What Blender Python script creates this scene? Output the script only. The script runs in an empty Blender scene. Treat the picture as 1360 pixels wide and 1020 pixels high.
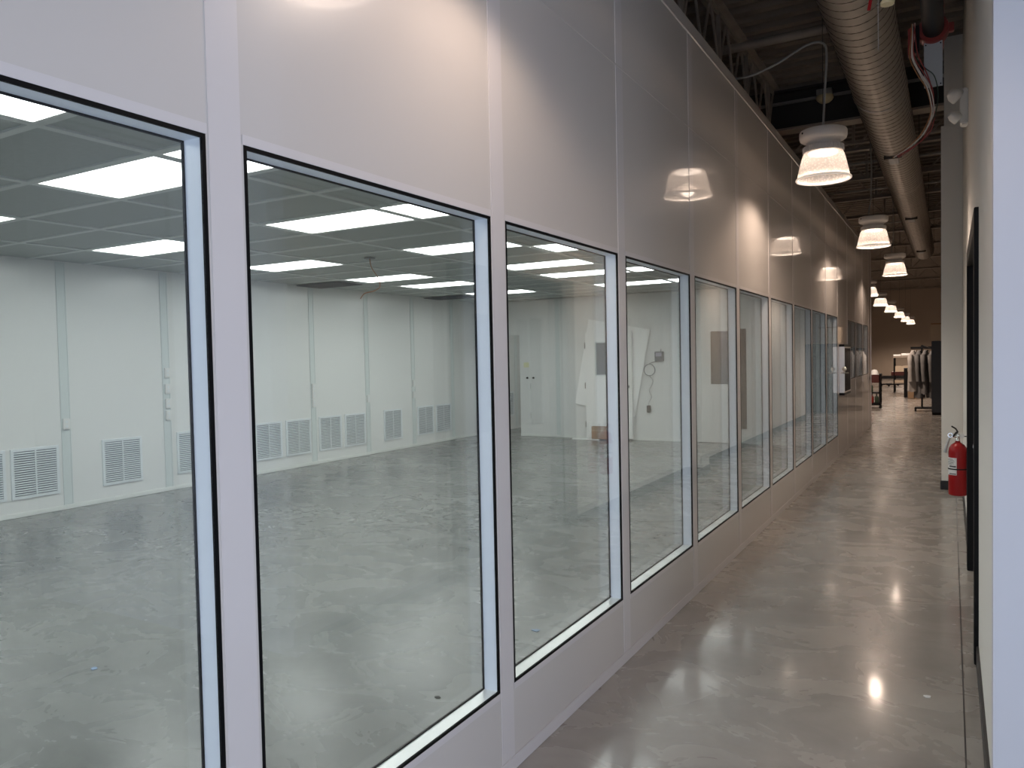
import bpy, bmesh, math, random
from mathutils import Vector, Matrix
random.seed(7)
S = bpy.context.scene
COL = S.collection
PI = math.pi

# ------------------------------------------------------------------ helpers
def link(o, parent=None):
    COL.objects.link(o)
    if parent is not None:
        o.parent = parent
    return o

def tag(o, label=None, cat=None, group=None, kind=None):
    if label: o['label'] = label
    if cat: o['category'] = cat
    if group: o['group'] = group
    if kind: o['kind'] = kind
    return o

def thing(name, label, cat, loc=(0, 0, 0), rz=0.0, group=None):
    o = bpy.data.objects.new(name, None)
    o.empty_display_size = 0.05
    o.location = loc
    o.rotation_euler = (0, 0, rz)
    link(o)
    return tag(o, label, cat, group)

def obj(name, bm, mat, parent=None, loc=None, smooth=False, label=None, kind=None):
    me = bpy.data.meshes.new(name)
    bmesh.ops.recalc_face_normals(bm, faces=bm.faces)
    bm.to_mesh(me); bm.free()
    if smooth:
        for p in me.polygons: p.use_smooth = True
        try: me.set_sharp_from_angle(angle=math.radians(40))
        except Exception: pass
    me.materials.append(mat)
    o = bpy.data.objects.new(name, me)
    if loc is not None: o.location = loc
    link(o, parent)
    if label: o['label'] = label
    if kind: o['kind'] = kind
    return o

def copy_tree(o, parent=None):
    c = o.copy(); COL.objects.link(c)
    c.parent = parent
    for ch in list(o.children):
        copy_tree(ch, c)
    return c

def B(): return bmesh.new()

def box(bm, x0, x1, y0, y1, z0, z1, bev=0.0, seg=2):
    t = bmesh.new()
    vs = [t.verts.new((x, y, z)) for x in (x0, x1) for y in (y0, y1) for z in (z0, z1)]
    for f in ((0,1,3,2),(4,6,7,5),(0,4,5,1),(2,3,7,6),(0,2,6,4),(1,5,7,3)):
        t.faces.new([vs[i] for i in f])
    bmesh.ops.recalc_face_normals(t, faces=t.faces)
    if bev > 0:
        bmesh.ops.bevel(t, geom=list(t.edges), offset=bev, segments=seg, affect='EDGES', clamp_overlap=True)
    merge(bm, t)
    return bm

def merge(bm, t, M=None):
    if M is not None: t.transform(M)
    me = bpy.data.meshes.new('_t'); t.to_mesh(me); t.free()
    bm.from_mesh(me); bpy.data.meshes.remove(me)

def frame_basis(d):
    d = d.normalized()
    a = Vector((0, 0, 1)) if abs(d.z) < 0.9 else Vector((1, 0, 0))
    u = d.cross(a).normalized(); v = d.cross(u).normalized()
    return u, v

def tube(bm, pts, r, n=10, caps=True):
    pts = [Vector(p) for p in pts]
    rs = r if isinstance(r, (list, tuple)) else [r] * len(pts)
    rings = []; u = None
    for i, p in enumerate(pts):
        if i == 0: d = pts[1] - pts[0]
        elif i == len(pts) - 1: d = pts[-1] - pts[-2]
        else: d = (pts[i + 1] - pts[i]).normalized() + (pts[i] - pts[i - 1]).normalized()
        d.normalize()
        if u is None: u, v = frame_basis(d)
        else:
            u = (u - d * u.dot(d)).normalized(); v = d.cross(u).normalized()
        rings.append([bm.verts.new(p + (u * math.cos(2*PI*k/n) + v * math.sin(2*PI*k/n)) * rs[i]) for k in range(n)])
    for a, b in zip(rings, rings[1:]):
        for k in range(n):
            bm.faces.new((a[k], a[(k+1) % n], b[(k+1) % n], b[k]))
    if caps:
        bm.faces.new(rings[0][::-1]); bm.faces.new(rings[-1])
    return bm

def spline(pts, m=8):
    P = [Vector(p) for p in pts]; out = []
    P = [2*P[0]-P[1]] + P + [2*P[-1]-P[-2]]
    for i in range(1, len(P) - 2):
        p0, p1, p2, p3 = P[i-1], P[i], P[i+1], P[i+2]
        for k in range(m):
            t = k / m
            out.append(0.5*((2*p1)+(-p0+p2)*t+(2*p0-5*p1+4*p2-p3)*t*t+(-p0+3*p1-3*p2+p3)*t**3))
    out.append(P[-2])
    return out

def lathe(bm, prof, n=32, M=None, closed=False):
    t = bmesh.new(); rings = []
    for r, z in prof:
        if r < 1e-6: rings.append([t.verts.new((0, 0, z))])
        else: rings.append([t.verts.new((r*math.cos(2*PI*k/n), r*math.sin(2*PI*k/n), z)) for k in range(n)])
    pairs = list(zip(rings, rings[1:]))
    if closed: pairs.append((rings[-1], rings[0]))
    for a, b in pairs:
        for k in range(n):
            k2 = (k+1) % n
            if len(a) == 1 and len(b) == 1: continue
            if len(a) == 1: t.faces.new((a[0], b[k], b[k2]))
            elif len(b) == 1: t.faces.new((a[k], b[0], a[k2]))
            else: t.faces.new((a[k], b[k], b[k2], a[k2]))
    bmesh.ops.recalc_face_normals(t, faces=t.faces)
    merge(bm, t, M)
    return bm

def ring(bm, x0, x1, y0, y1, z0, z1, w):
    """rectangular picture-frame ring in the YZ plane"""
    box(bm, x0, x1, y0, y1, z1 - w, z1)
    box(bm, x0, x1, y0, y1, z0, z0 + w)
    box(bm, x0, x1, y0, y0 + w, z0 + w, z1 - w)
    box(bm, x0, x1, y1 - w, y1, z0 + w, z1 - w)
    return bm

def panel_holes(bm, u0, u1, z0, z1, t0, t1, holes, axis='y'):
    """slab with rectangular holes; u along wall, t thickness"""
    us = sorted({u0, u1, *[h[0] for h in holes], *[h[1] for h in holes]})
    zs = sorted({z0, z1, *[h[2] for h in holes], *[h[3] for h in holes]})
    us = [u for u in us if u0 - 1e-6 <= u <= u1 + 1e-6]
    solid = lambda a, b, c, d: not any(h[0] < (a+b)/2 < h[1] and h[2] < (c+d)/2 < h[3] for h in holes)
    V = {}
    def v(u, z, t):
        k = (round(u, 5), round(z, 5), round(t, 5))
        if k not in V:
            V[k] = bm.verts.new((t, u, z) if axis == 'y' else (u, t, z))
        return V[k]
    n, m = len(us) - 1, len(zs) - 1
    for i in range(n):
        for j in range(m):
            a, b, c, d = us[i], us[i+1], zs[j], zs[j+1]
            if not solid(a, b, c, d): continue
            for t in (t0, t1):
                bm.faces.new((v(a,c,t), v(b,c,t), v(b,d,t), v(a,d,t)))
            nb = ((i-1,j,(a,c),(a,d)),(i+1,j,(b,c),(b,d)),(i,j-1,(a,c),(b,c)),(i,j+1,(a,d),(b,d)))
            for (p, q, e0, e1) in nb:
                if 0 <= p < n and 0 <= q < m and solid(us[p],us[p+1],zs[q],zs[q+1]): continue
                bm.faces.new((v(*e0,t0), v(*e1,t0), v(*e1,t1), v(*e0,t1)))
    return bm

ORD = ['first','second','third','fourth','fifth','sixth','seventh','eighth','ninth','tenth','eleventh','twelfth','thirteenth','fourteenth','fifteenth','sixteenth','seventeenth','eighteenth','nineteenth','twentieth']

# ------------------------------------------------------------------ materials
def mat(name, col, rough=0.5, metal=0.0, spec=0.5, coat=0.0, coat_rough=0.1, noise=None, bump=None, emit=None):
    m = bpy.data.materials.new(name); m.use_nodes = True
    nt = m.node_tree; p = nt.nodes['Principled BSDF']
    p.inputs['Base Color'].default_value = (*col, 1)
    p.inputs['Roughness'].default_value = rough
    p.inputs['Metallic'].default_value = metal
    p.inputs['Specular IOR Level'].default_value = spec
    p.inputs['Coat Weight'].default_value = coat
    p.inputs['Coat Roughness'].default_value = coat_rough
    tc = nt.nodes.new('ShaderNodeTexCoord')
    if noise:
        sc, amt = noise
        n = nt.nodes.new('ShaderNodeTexNoise'); n.inputs['Scale'].default_value = sc; n.inputs['Detail'].default_value = 5
        nt.links.new(tc.outputs['Object'], n.inputs['Vector'])
        r = nt.nodes.new('ShaderNodeMapRange')
        r.inputs['From Min'].default_value = 0.3; r.inputs['From Max'].default_value = 0.7
        r.inputs['To Min'].default_value = 1 - amt; r.inputs['To Max'].default_value = 1 + amt
        nt.links.new(n.outputs['Fac'], r.inputs['Value'])
        mx = nt.nodes.new('ShaderNodeVectorMath'); mx.operation = 'SCALE'
        mx.inputs[0].default_value = col
        nt.links.new(r.outputs['Result'], mx.inputs['Scale'])
        nt.links.new(mx.outputs['Vector'], p.inputs['Base Color'])
    if bump:
        sc, st = bump
        n = nt.nodes.new('ShaderNodeTexNoise'); n.inputs['Scale'].default_value = sc; n.inputs['Detail'].default_value = 3
        nt.links.new(tc.outputs['Object'], n.inputs['Vector'])
        b = nt.nodes.new('ShaderNodeBump'); b.inputs['Strength'].default_value = st; b.inputs['Distance'].default_value = 0.01
        nt.links.new(n.outputs['Fac'], b.inputs['Height']); nt.links.new(b.outputs['Normal'], p.inputs['Normal'])
    if emit:
        p.inputs['Emission Color'].default_value = (*emit[0], 1); p.inputs['Emission Strength'].default_value = emit[1]
    return m

def glass_mat(name, tint, rough=0.0):
    m = bpy.data.materials.new(name); m.use_nodes = True
    nt = m.node_tree; nt.nodes.clear()
    out = nt.nodes.new('ShaderNodeOutputMaterial')
    tr = nt.nodes.new('ShaderNodeBsdfTransparent'); tr.inputs['Color'].default_value = (*tint, 1)
    gl = nt.nodes.new('ShaderNodeBsdfGlossy'); gl.inputs['Roughness'].default_value = rough
    lw = nt.nodes.new('ShaderNodeLayerWeight'); lw.inputs['Blend'].default_value = 0.5
    pw = nt.nodes.new('ShaderNodeMath'); pw.operation = 'POWER'; pw.inputs[1].default_value = 5.0
    ma = nt.nodes.new('ShaderNodeMath'); ma.operation = 'MULTIPLY_ADD'; ma.inputs[1].default_value = 0.76; ma.inputs[2].default_value = 0.04
    mx = nt.nodes.new('ShaderNodeMixShader')
    nt.links.new(lw.outputs['Facing'], pw.inputs[0]); nt.links.new(pw.outputs[0], ma.inputs[0])
    nt.links.new(ma.outputs[0], mx.inputs['Fac']); nt.links.new(tr.outputs[0], mx.inputs[1]); nt.links.new(gl.outputs[0], mx.inputs[2])
    nt.links.new(mx.outputs[0], out.inputs['Surface'])
    return m

def concrete(name, c1, c2, c3, rough):
    m = bpy.data.materials.new(name); m.use_nodes = True
    nt = m.node_tree; p = nt.nodes['Principled BSDF']; L = nt.links.new
    tc = nt.nodes.new('ShaderNodeTexCoord')
    mp = nt.nodes.new('ShaderNodeMapping'); mp.inputs['Scale'].default_value = (0.8, 1.0, 1.0)
    L(tc.outputs['Object'], mp.inputs['Vector'])
    n1 = nt.nodes.new('ShaderNodeTexNoise'); n1.inputs['Scale'].default_value = 0.9; n1.inputs['Detail'].default_value = 5; n1.inputs['Roughness'].default_value = 0.6; n1.inputs['Distortion'].default_value = 0.0
    n2 = nt.nodes.new('ShaderNodeTexNoise'); n2.inputs['Scale'].default_value = 3.2; n2.inputs['Detail'].default_value = 4; n2.inputs['Roughness'].default_value = 0.6; n2.inputs['Distortion'].default_value = 0.8
    n3 = nt.nodes.new('ShaderNodeTexNoise'); n3.inputs['Scale'].default_value = 60; n3.inputs['Detail'].default_value = 4
    for n in (n1, n2, n3): L(mp.outputs['Vector'], n.inputs['Vector'])
    cr = nt.nodes.new('ShaderNodeValToRGB')
    cr.color_ramp.elements[0].position = 0.34; cr.color_ramp.elements[0].color = (*c1, 1)
    cr.color_ramp.elements[1].position = 0.66; cr.color_ramp.elements[1].color = (*c3, 1)
    e = cr.color_ramp.elements.new(0.5); e.color = (*c2, 1)
    mm = nt.nodes.new('ShaderNodeMath'); mm.operation = 'MULTIPLY_ADD'; mm.inputs[1].default_value = 0.4
    s2 = nt.nodes.new('ShaderNodeMath'); s2.operation = 'MULTIPLY'; s2.inputs[1].default_value = 0.6
    L(n1.outputs['Fac'], s2.inputs[0]); L(n2.outputs['Fac'], mm.inputs[0]); L(s2.outputs[0], mm.inputs[2])
    L(mm.outputs[0], cr.inputs['Fac'])
    sp = nt.nodes.new('ShaderNodeMapRange'); sp.inputs['From Min'].default_value = 0.3; sp.inputs['From Max'].default_value = 0.7; sp.inputs['To Min'].default_value = 0.985; sp.inputs['To Max'].default_value = 1.015
    L(n3.outputs['Fac'], sp.inputs['Value'])
    vm = nt.nodes.new('ShaderNodeVectorMath'); vm.operation = 'SCALE'
    L(cr.outputs['Color'], vm.inputs[0]); L(sp.outputs['Result'], vm.inputs['Scale']); L(vm.outputs['Vector'], p.inputs['Base Color'])
    rr = nt.nodes.new('ShaderNodeMapRange'); rr.inputs['From Min'].default_value = 0.15; rr.inputs['From Max'].default_value = 0.85
    rr.inputs['To Min'].default_value = rough - 0.06; rr.inputs['To Max'].default_value = rough + 0.1
    L(n2.outputs['Fac'], rr.inputs['Value']); L(rr.outputs['Result'], p.inputs['Roughness'])
    b = nt.nodes.new('ShaderNodeBump'); b.inputs['Strength'].default_value = 0.008; b.inputs['Distance'].default_value = 0.01
    L(n2.outputs['Fac'], b.inputs['Height']); L(b.outputs['Normal'], p.inputs['Normal'])
    p.inputs['Specular IOR Level'].default_value = 0.5
    p.inputs['Coat Weight'].default_value = 0.35; p.inputs['Coat Roughness'].default_value = 0.09
    return m

def emissive(name, col, s):
    m = bpy.data.materials.new(name); m.use_nodes = True
    nt = m.node_tree; nt.nodes.clear()
    out = nt.nodes.new('ShaderNodeOutputMaterial'); e = nt.nodes.new('ShaderNodeEmission')
    e.inputs['Color'].default_value = (*col, 1); e.inputs['Strength'].default_value = s
    nt.links.new(e.outputs[0], out.inputs['Surface'])
    return m

def shade_mat():
    m = bpy.data.materials.new('ribbed acrylic'); m.use_nodes = True
    nt = m.node_tree; nt.nodes.clear(); L = nt.links.new
    out = nt.nodes.new('ShaderNodeOutputMaterial')
    tl = nt.nodes.new('ShaderNodeBsdfTranslucent'); tl.inputs['Color'].default_value = (.95, .9, .86, 1)
    df = nt.nodes.new('ShaderNodeBsdfDiffuse'); df.inputs['Color'].default_value = (.85, .82, .8, 1)
    tr = nt.nodes.new('ShaderNodeBsdfTransparent'); tr.inputs['Color'].default_value = (.95, .93, .9, 1)
    gl = nt.nodes.new('ShaderNodeBsdfGlossy'); gl.inputs['Roughness'].default_value = 0.15
    a = nt.nodes.new('ShaderNodeMixShader'); a.inputs[0].default_value = 0.3; L(tl.outputs[0], a.inputs[1]); L(df.outputs[0], a.inputs[2])
    vo = nt.nodes.new('ShaderNodeTexVoronoi'); vo.inputs['Scale'].default_value = 55
    tc = nt.nodes.new('ShaderNodeTexCoord'); L(tc.outputs['Object'], vo.inputs['Vector'])
    mr = nt.nodes.new('ShaderNodeMapRange'); mr.inputs['From Min'].default_value = 0.0; mr.inputs['From Max'].default_value = 0.6
    mr.inputs['To Min'].default_value = 0.12; mr.inputs['To Max'].default_value = 0.5
    L(vo.outputs['Distance'], mr.inputs['Value'])
    b = nt.nodes.new('ShaderNodeMixShader'); L(mr.outputs['Result'], b.inputs[0]); L(a.outputs[0], b.inputs[1]); L(tr.outputs[0], b.inputs[2])
    c = nt.nodes.new('ShaderNodeMixShader'); c.inputs[0].default_value = 0.06; L(b.outputs[0], c.inputs[1]); L(gl.outputs[0], c.inputs[2])
    L(c.outputs[0], out.inputs['Surface'])
    return m

M_panel = mat('glossy white wall panel', (.60, .55, .512), .3, spec=.5, coat=1.0, coat_rough=.05, bump=(38, .018))
M_batten = mat('white batten', (.66, .61, .595), .3, coat=1.0, coat_rough=.05)
M_bluereveal = mat('satin reveal tinted daylight blue', (.80, .85, .93), .35, spec=.5)  # blue of the daylight is painted into the reveal colour
M_sill = mat('bright aluminium', (.80, .81, .80), .3, metal=.35)
M_black = mat('black rubber', (.003, .003, .0035), .6, spec=.12)
M_blackpaint = mat('black painted metal', (.008, .008, .009), .5, spec=.2)
M_glass = glass_mat('window glass', (.988, .994, .992))
M_iwall = mat('cleanroom wall panel', (.75, .76, .745), .22, spec=.6, bump=(5, .02))
M_ibatten = mat('cleanroom batten', (.62, .67, .66), .4)
M_tile = mat('ceiling tile', (.42, .45, .435), .75, noise=(30, .04))
M_grid = mat('ceiling grid', (.62, .65, .63), .5)
M_lens = emissive('troffer lens', (.945, 1.0, .985), 8.4)
M_white = mat('white enamel', (.72, .72, .70), .4)
M_vent = mat('white grille', (.70, .74, .76), .4)
M_ventdark = mat('grille filter behind slats', (.18, .20, .23), .8)
M_cove = mat('white base trim', (.74, .76, .73), .4)
M_floor = concrete('polished concrete', (.24, .22, .20), (.315, .29, .265), (.39, .365, .335), .25)
M_floor_dimmed = concrete('polished concrete darkened for light', (.125, .129, .124), (.170, .175, .168), (.215, .22, .212), .25)  # same concrete as the corridor, darker tone of this room's light painted in
M_rwall = mat('painted drywall', (.76, .74, .70), .55, bump=(120, .03))
M_base = mat('dark vinyl base', (.018, .018, .02), .5)
M_deck = mat('brown painted deck', (.21, .17, .135), .6, noise=(3, .12))
M_steel = mat('dark painted steel', (.33, .28, .235), .55, noise=(6, .12))
M_girder = mat('near black steel', (.05, .041, .034), .6)
M_conduit = mat('galvanised conduit', (.34, .32, .30), .45, metal=.4)
M_duct = mat('galvanised duct', (.44, .40, .355), .33, metal=.75, noise=(9, .12))
M_seam = mat('duct seam', (.13, .115, .10), .5, metal=.6)
M_shade = shade_mat()
M_led = emissive('lamp source', (1.0, .84, .73), 15)
M_rim = mat('clear rim', (.9, .87, .84), .25, emit=((1, .82, .66), .35))
M_housing = mat('white lamp housing', (.62, .58, .54), .45)
M_cable = mat('grey cable', (.30, .29, .27), .5)
M_red = mat('red enamel', (.30, .003, .005), .35, spec=.35)
M_redpart = mat('red coupling', (.22, .02, .014), .45)
M_chrome = mat('chrome', (.75, .74, .72), .18, metal=1.0)
M_stainless = mat('stainless', (.70, .66, .62), .38, metal=.85)
M_paper = mat('label paper', (.70, .70, .70), .6)
M_ink = mat('label print', (.09, .09, .10), .6)
M_darkred = mat('dark red paint', (.055, .008, .007), .5)
M_coat = mat('white cotton', (.36, .335, .315), .85, noise=(9, .1))
M_coatb = mat('grey cotton', (.13, .125, .125), .85, noise=(9, .1))
M_cab = mat('dark cabinet paint', (.030, .034, .044), .45)
M_card = mat('cardboard', (.34, .22, .13), .8)
M_cream = mat('cream board', (.55, .45, .34), .7)
M_far = mat('warehouse wall paint', (.50, .41, .33), .7)
M_doorglass = glass_mat('dark vision glass', (.45, .33, .25))
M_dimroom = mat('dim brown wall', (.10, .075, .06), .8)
M_grey = mat('grey plastic', (.14, .145, .16), .5)
M_screen = mat('pale screen', (.40, .38, .50), .4)
M_leafw = mat('white door paint', (.88, .885, .87), .35)
M_foam = mat('white foam sheet', (.90, .91, .90), .8)
M_blue = mat('blue tape', (.26, .36, .52), .7)
M_yellow = mat('yellow sticker', (.72, .72, .45), .7)
M_creamp = mat('cream plastic', (.72, .60, .36), .5)
M_copper = mat('orange wire', (.34, .14, .05), .5)
M_wirew = mat('white wire', (.60, .54, .46), .5)
M_wirer = mat('red wire', (.28, .05, .04), .5)
M_green = mat('dark green plastic', (.03, .05, .03), .5)
M_plate = mat('galvanised plate', (.42, .43, .44), .5, metal=.3)
M_daypaint = mat('foyer paint tinted daylight blue', (.65, .655, .71), .6)  # blue cast of the daylight is put into this wall colour

M_floor_dimmed.node_tree.nodes['Principled BSDF'].inputs['Coat Roughness'].default_value = .24
M_floor_dimmed.node_tree.nodes['Principled BSDF'].inputs['Coat Weight'].default_value = .25

# ------------------------------------------------------------------ dimensions
MOD = 1.2192; WY0 = 0.05; WW = 1.1132; WZ0 = 0.329; WZ1 = 2.0743; SZ0 = 1.113
WT = 0.068                      # partition thickness
WTOP = 3.60; CAP = 3.685
WEND = 17.62
BX = -7.03                      # cleanroom back wall
EY = 13.5                       # cleanroom end wall
CZ = 2.715                      # cleanroom ceiling
DZ = 5.0                        # roof deck
RX = 1.56                       # corridor wall opposite
YB = -3.4                       # foyer end

# ------------------------------------------------------------------ floor
bm = B(); box(bm, -WT / 2, 9.0, YB - .4, WEND, -0.15, 0.0); box(bm, -9.5, 9.0, WEND, 49.0, -0.15, 0.0)
tag(obj('floor', bm, M_floor), kind='structure')
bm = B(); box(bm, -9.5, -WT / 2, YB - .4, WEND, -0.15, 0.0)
tag(obj('floor.001', bm, M_floor_dimmed), kind='structure')
bm = B(); box(bm, 1.487, 1.493, 2.9, 48.8, -0.002, 0.0006)
tag(obj('trim_1', bm, M_base), kind='structure')          # saw-cut joint

# ------------------------------------------------------------------ glazed partition
def wy(i): return WY0 + (i - 1) * MOD
wins = [i for i in range(-1, 11)]                     # full-height windows
smalls = [12, 13, 14]
holes = [(wy(i), wy(i) + WW, WZ0, WZ1) for i in wins] + [(wy(i), wy(i) + (WW if i < 14 else .98), SZ0, WZ1) for i in smalls]
bm = B(); panel_holes(bm, YB, WEND, 0.0, WTOP, -WT, 0.0, holes)
tag(obj('wall_left', bm, M_panel), kind='structure')
bm = B(); box(bm, -WT - .03, .006, YB, WEND + .006, WTOP, CAP, .003)
tag(obj('trim_2', bm, M_panel), kind='structure')         # cap channel
bm = B(); box(bm, 0, .004, YB, WEND, 0.0, 0.055, .0015)
tag(obj('baseboard_left', bm, M_batten), kind='structure')
bm = B(); box(bm, 0, .0025, YB, WEND, 3.004, 3.014, .001)
tag(obj('trim_3', bm, M_panel), kind='structure')        # horizontal panel seam
tn = 4
GAP = MOD - WW
for i in range(-1, 16):
    yc = wy(i) - GAP / 2
    if yc > WEND: continue
    bm = B()
    box(bm, 0, .0012, yc - .0435, yc + .0455, .055, WTOP)
    box(bm, 0, .0020, yc - .0455, yc - .0435, .055, WTOP)
    tag(obj('trim_%d' % tn, bm, M_batten), kind='structure'); tn += 1
# corner post at the partition's end
bm = B(); box(bm, -WT, .004, WEND - .05, WEND + .004, 0, WTOP, .002)
tag(obj('trim_%d' % tn, bm, M_batten), kind='structure'); tn += 1

GK = .0095
def make_window(n, y0, w, z0, z1):
    e = bpy.data.objects.new('window_%d' % n, None); e.location = (0, y0, z0); link(e)
    tag(e, kind='structure')
    h = z1 - z0
    bm = B(); ring(bm, -.0065, .0012, 0, w, 0, h, GK)
    obj('gasket', bm, M_black, e)
    bm = B(); ring(bm, -WT - .001, -.062, GK - .008, w - GK + .008, GK - .008, h - GK + .008, .010)
    obj('gasket', bm, M_black, e)
    bm = B()
    g = GK - .002
    box(bm, -.0625, -.006, 0.0005, g, 0.0005, h - .0005); box(bm, -.0625, -.006, w - g, w - .0005, 0.0005, h - .0005)
    box(bm, -.0625, -.006, g, w - g, h - g, h - .0005)
    obj('frame', bm, M_bluereveal, e)
    bm = B(); box(bm, -.0625, -.006, g, w - g, 0.0005, g)
    obj('sill', bm, M_sill, e)
    bm = B()
    box(bm, 0, .0022, -.004, w + .004, h, h + .024, .001); box(bm, 0, .0022, -.004, w + .004, -.024, 0, .001)
    obj('flange', bm, M_batten, e)
    bm = B(); box(bm, -.0055, -.0005, GK - .002, w - GK + .002, GK - .002, h - GK + .002)
    obj('glass_pane', bm, M_glass, e)
    bm = B(); box(bm, -WT + .0005, -.063, GK + .001, w - GK - .001, GK + .001, h - GK - .001)
    obj('glass_pane', bm, M_glass, e)
    return e
n = 1
for i in wins: make_window(n, wy(i), WW, WZ0, WZ1); n += 1
for i in smalls: make_window(n, wy(i), WW if i < 14 else .98, SZ0, WZ1); n += 1

# ------------------------------------------------------------------ cleanroom shell
bm = B(); panel_holes(bm, YB, WEND, 0, CAP, BX - .1, BX, [])
tag(obj('wall_back', bm, M_iwall), kind='structure')
# end wall with a doorway near the back corner and a glazed door opening
oh = [(-6.93, -6.10, -.01, 2.03), (-2.50, -1.56, -.01, 2.07)]
bm = B(); panel_holes(bm, BX, -WT, 0, CZ, EY, EY + .08, oh, axis='x')
tag(obj('wall_end', bm, M_iwall), kind='structure')
bm = B(); panel_holes(bm, BX - .1, -WT, 0, CAP, WEND - .07, WEND, [], axis='x')
tag(obj('wall_far_end', bm, M_panel), kind='structure')
bm = B(); panel_holes(bm, BX - .1, -WT, 0, CAP, YB, YB + .07, [], axis='x')
tag(obj('wall_near_end', bm, M_iwall), kind='structure')
# ceiling tiles and grid
bm = B(); box(bm, BX, -WT, YB + .07, WEND - .07, CZ + .012, CZ + .05)
ceil = tag(obj('ceiling', bm, M_tile), kind='structure')
bm = B()
CXL = [-1.12 - 1.2175 * k for k in range(5)]        # grid lines along y
PY = .612; CY0 = 2.70
for x in CXL: box(bm, x - .027, x + .027, YB + .07, WEND - .07, CZ, CZ + .014)
k = -12
while CY0 + k * PY < WEND - .2:
    y = CY0 + k * PY
    if y > YB + .1: box(bm, BX, -WT, y - .024, y + .024, CZ + .001, CZ + .0145)
    k += 1
obj('ceiling_grid', bm, M_grid, ceil)
bm = B(); box(bm, BX - .1, .0, YB, WEND, CAP - .08, CAP - .04)
tag(obj('ceiling.001', bm, M_girder), kind='structure')   # unseen lid over the plenum, added to keep daylight out
# battens and base
bat_y = [4.87 + 1.2622 * k for k in range(-8, 11)]
for y in bat_y:
    if y < YB + .2 or y > WEND - .3: continue
    bm = B(); box(bm, BX, BX + .004, y - .05, y + .05, .05, CZ, .0015)
    box(bm, BX + .003, BX + .008, y - .052, y - .044, .05, CZ); box(bm, BX + .003, BX + .008, y + .044, y + .052, .05, CZ)
    tag(obj('trim_%d' % tn, bm, M_ibatten), kind='structure'); tn += 1
for x in (-5.25, -4.0, -2.78, -1.4):
    bm = B(); box(bm, x - .045, x + .045, EY - .004, EY, .05, CZ, .0015)
    tag(obj('trim_%d' % tn, bm, M_ibatten), kind='structure'); tn += 1
bm = B(); box(bm, BX, BX + .014, YB + .07, EY, 0, .05, .004)
tag(obj('baseboard_back', bm, M_cove), kind='structure')
bm = B(); box(bm, -6.10, -2.5, EY - .014, EY, 0, .05, .004); box(bm, -1.56, -WT, EY - .014, EY, 0, .05, .004)
tag(obj('baseboard_end', bm, M_cove), kind='structure')
# ceiling lights
def troffer(name='ceiling_light'):
    t = thing(name, 'x', 'ceiling light')
    bm = B(); w, l = .575, 1.175
    for (a, b, c, d) in ((-l/2, l/2, -w/2, -w/2 + .018), (-l/2, l/2, w/2 - .018, w/2), (-l/2, -l/2 + .018, -w/2 + .018, w/2 - .018), (l/2 - .018, l/2, -w/2 + .018, w/2 - .018)):
        box(bm, a, b, c, d, -.0135, .010)
    obj('frame', bm, M_white, t)
    bm = B(); box(bm, -l/2 + .016, l/2 - .016, -w/2 + .016, w/2 - .016, -.008, .006)
    obj('diffuser', bm, M_lens, t)
    return t
cell = lambda k: CY0 + (k + .5) * PY
cxm = lambda c: (CXL[c] + CXL[c + 1]) / 2
rows = {0: [-8, -5, -2, 0, 3, 7, 11, 14, 19], 1: [-6, -3, 0, 3, 6, 9, 11, 14, 19], 3: [-6, -3, 0, 3, 6, 9, 11, 14, 19]}  # includes unseen lights added for brightness at the entrance end and around the vestibule
rn = {0: 'row closest to the windows', 1: 'second row from the windows', 3: 'row closest to the grilles'}
first = None
for c, ks in rows.items():
    for q, k in enumerate(ks):
        t = troffer() if first is None else copy_tree(first)
        first = first or t
        t.location = (cxm(c), cell(k), CZ + .0135)
        t['label'] = 'bright ceiling light, %s from the entrance end, %s' % (ORD[q], rn[c])
        t['group'] = 'troffer lights in the white ceiling'
# dark ceiling grilles by the back wall
def ceil_vent(y, lab):
    t = thing('ceiling_vent', lab, 'vent', (-6.60, y, CZ - .0005), 0, 'dark ceiling grilles by the back wall')
    bm = B(); box(bm, -.42, .42, -.26, .26, -.004, .0)
    obj('backing', bm, M_ventdark, t)
    bm = B()
    for s in range(13):
        yy = -.24 + s * .04
        box(bm, -.42, .42, yy - .004, yy + .004, -.012, -.004)
    obj('slats', bm, M_grey, t)
ceil_vent(8.62, 'dark slatted ceiling grille above the paired grilles nearer the entrance')
ceil_vent(11.8, 'dark slatted ceiling grille above the last pair of wall grilles')
# wall grilles
def grille():
    t = thing('wall_grille', 'x', 'vent', (0, 0, 0))
    w, h = .50, .53
    bm = B(); ring(bm, 0, .016, 0, w, 0, h, .032)
    bmesh.ops.bevel(bm, geom=[e for e in bm.edges], offset=.002, segments=1, affect='EDGES', clamp_overlap=True)
    obj('frame', bm, M_vent, t)
    bm = B(); box(bm, 0, .002, .03, w - .03, .03, h - .03)
    obj('backing', bm, M_ventdark, t)
    bm = B()
    nsl = 19
    for s in range(nsl):
        z = .036 + (h - .072) * (s + .5) / nsl
        tt = bmesh.new(); box(tt, -.009, .009, .03, w - .03, -.0022, .0022)
        merge(bm, tt, Matrix.Translation((.010, 0, z)) @ Matrix.Rotation(math.radians(38), 4, 'Y'))
    obj('slats', bm, M_vent, t)
    bm = B(); box(bm, .010, .017, w/2 - .008, w/2 + .008, .03, h - .03)
    obj('mullion', bm, M_vent, t)
    return t
gy = [1.2, 1.95, 2.75, 3.73, 4.28, 5.27, 6.25, 7.50, 8.08, 8.76, 9.34, 10.32, 11.28, 11.86]
gl = ['first', 'second', 'third', 'fourth', 'fifth', 'sixth', 'seventh', 'eighth', 'ninth', 'tenth', 'eleventh', 'twelfth', 'thirteenth', 'fourteenth']
g0 = None
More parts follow.
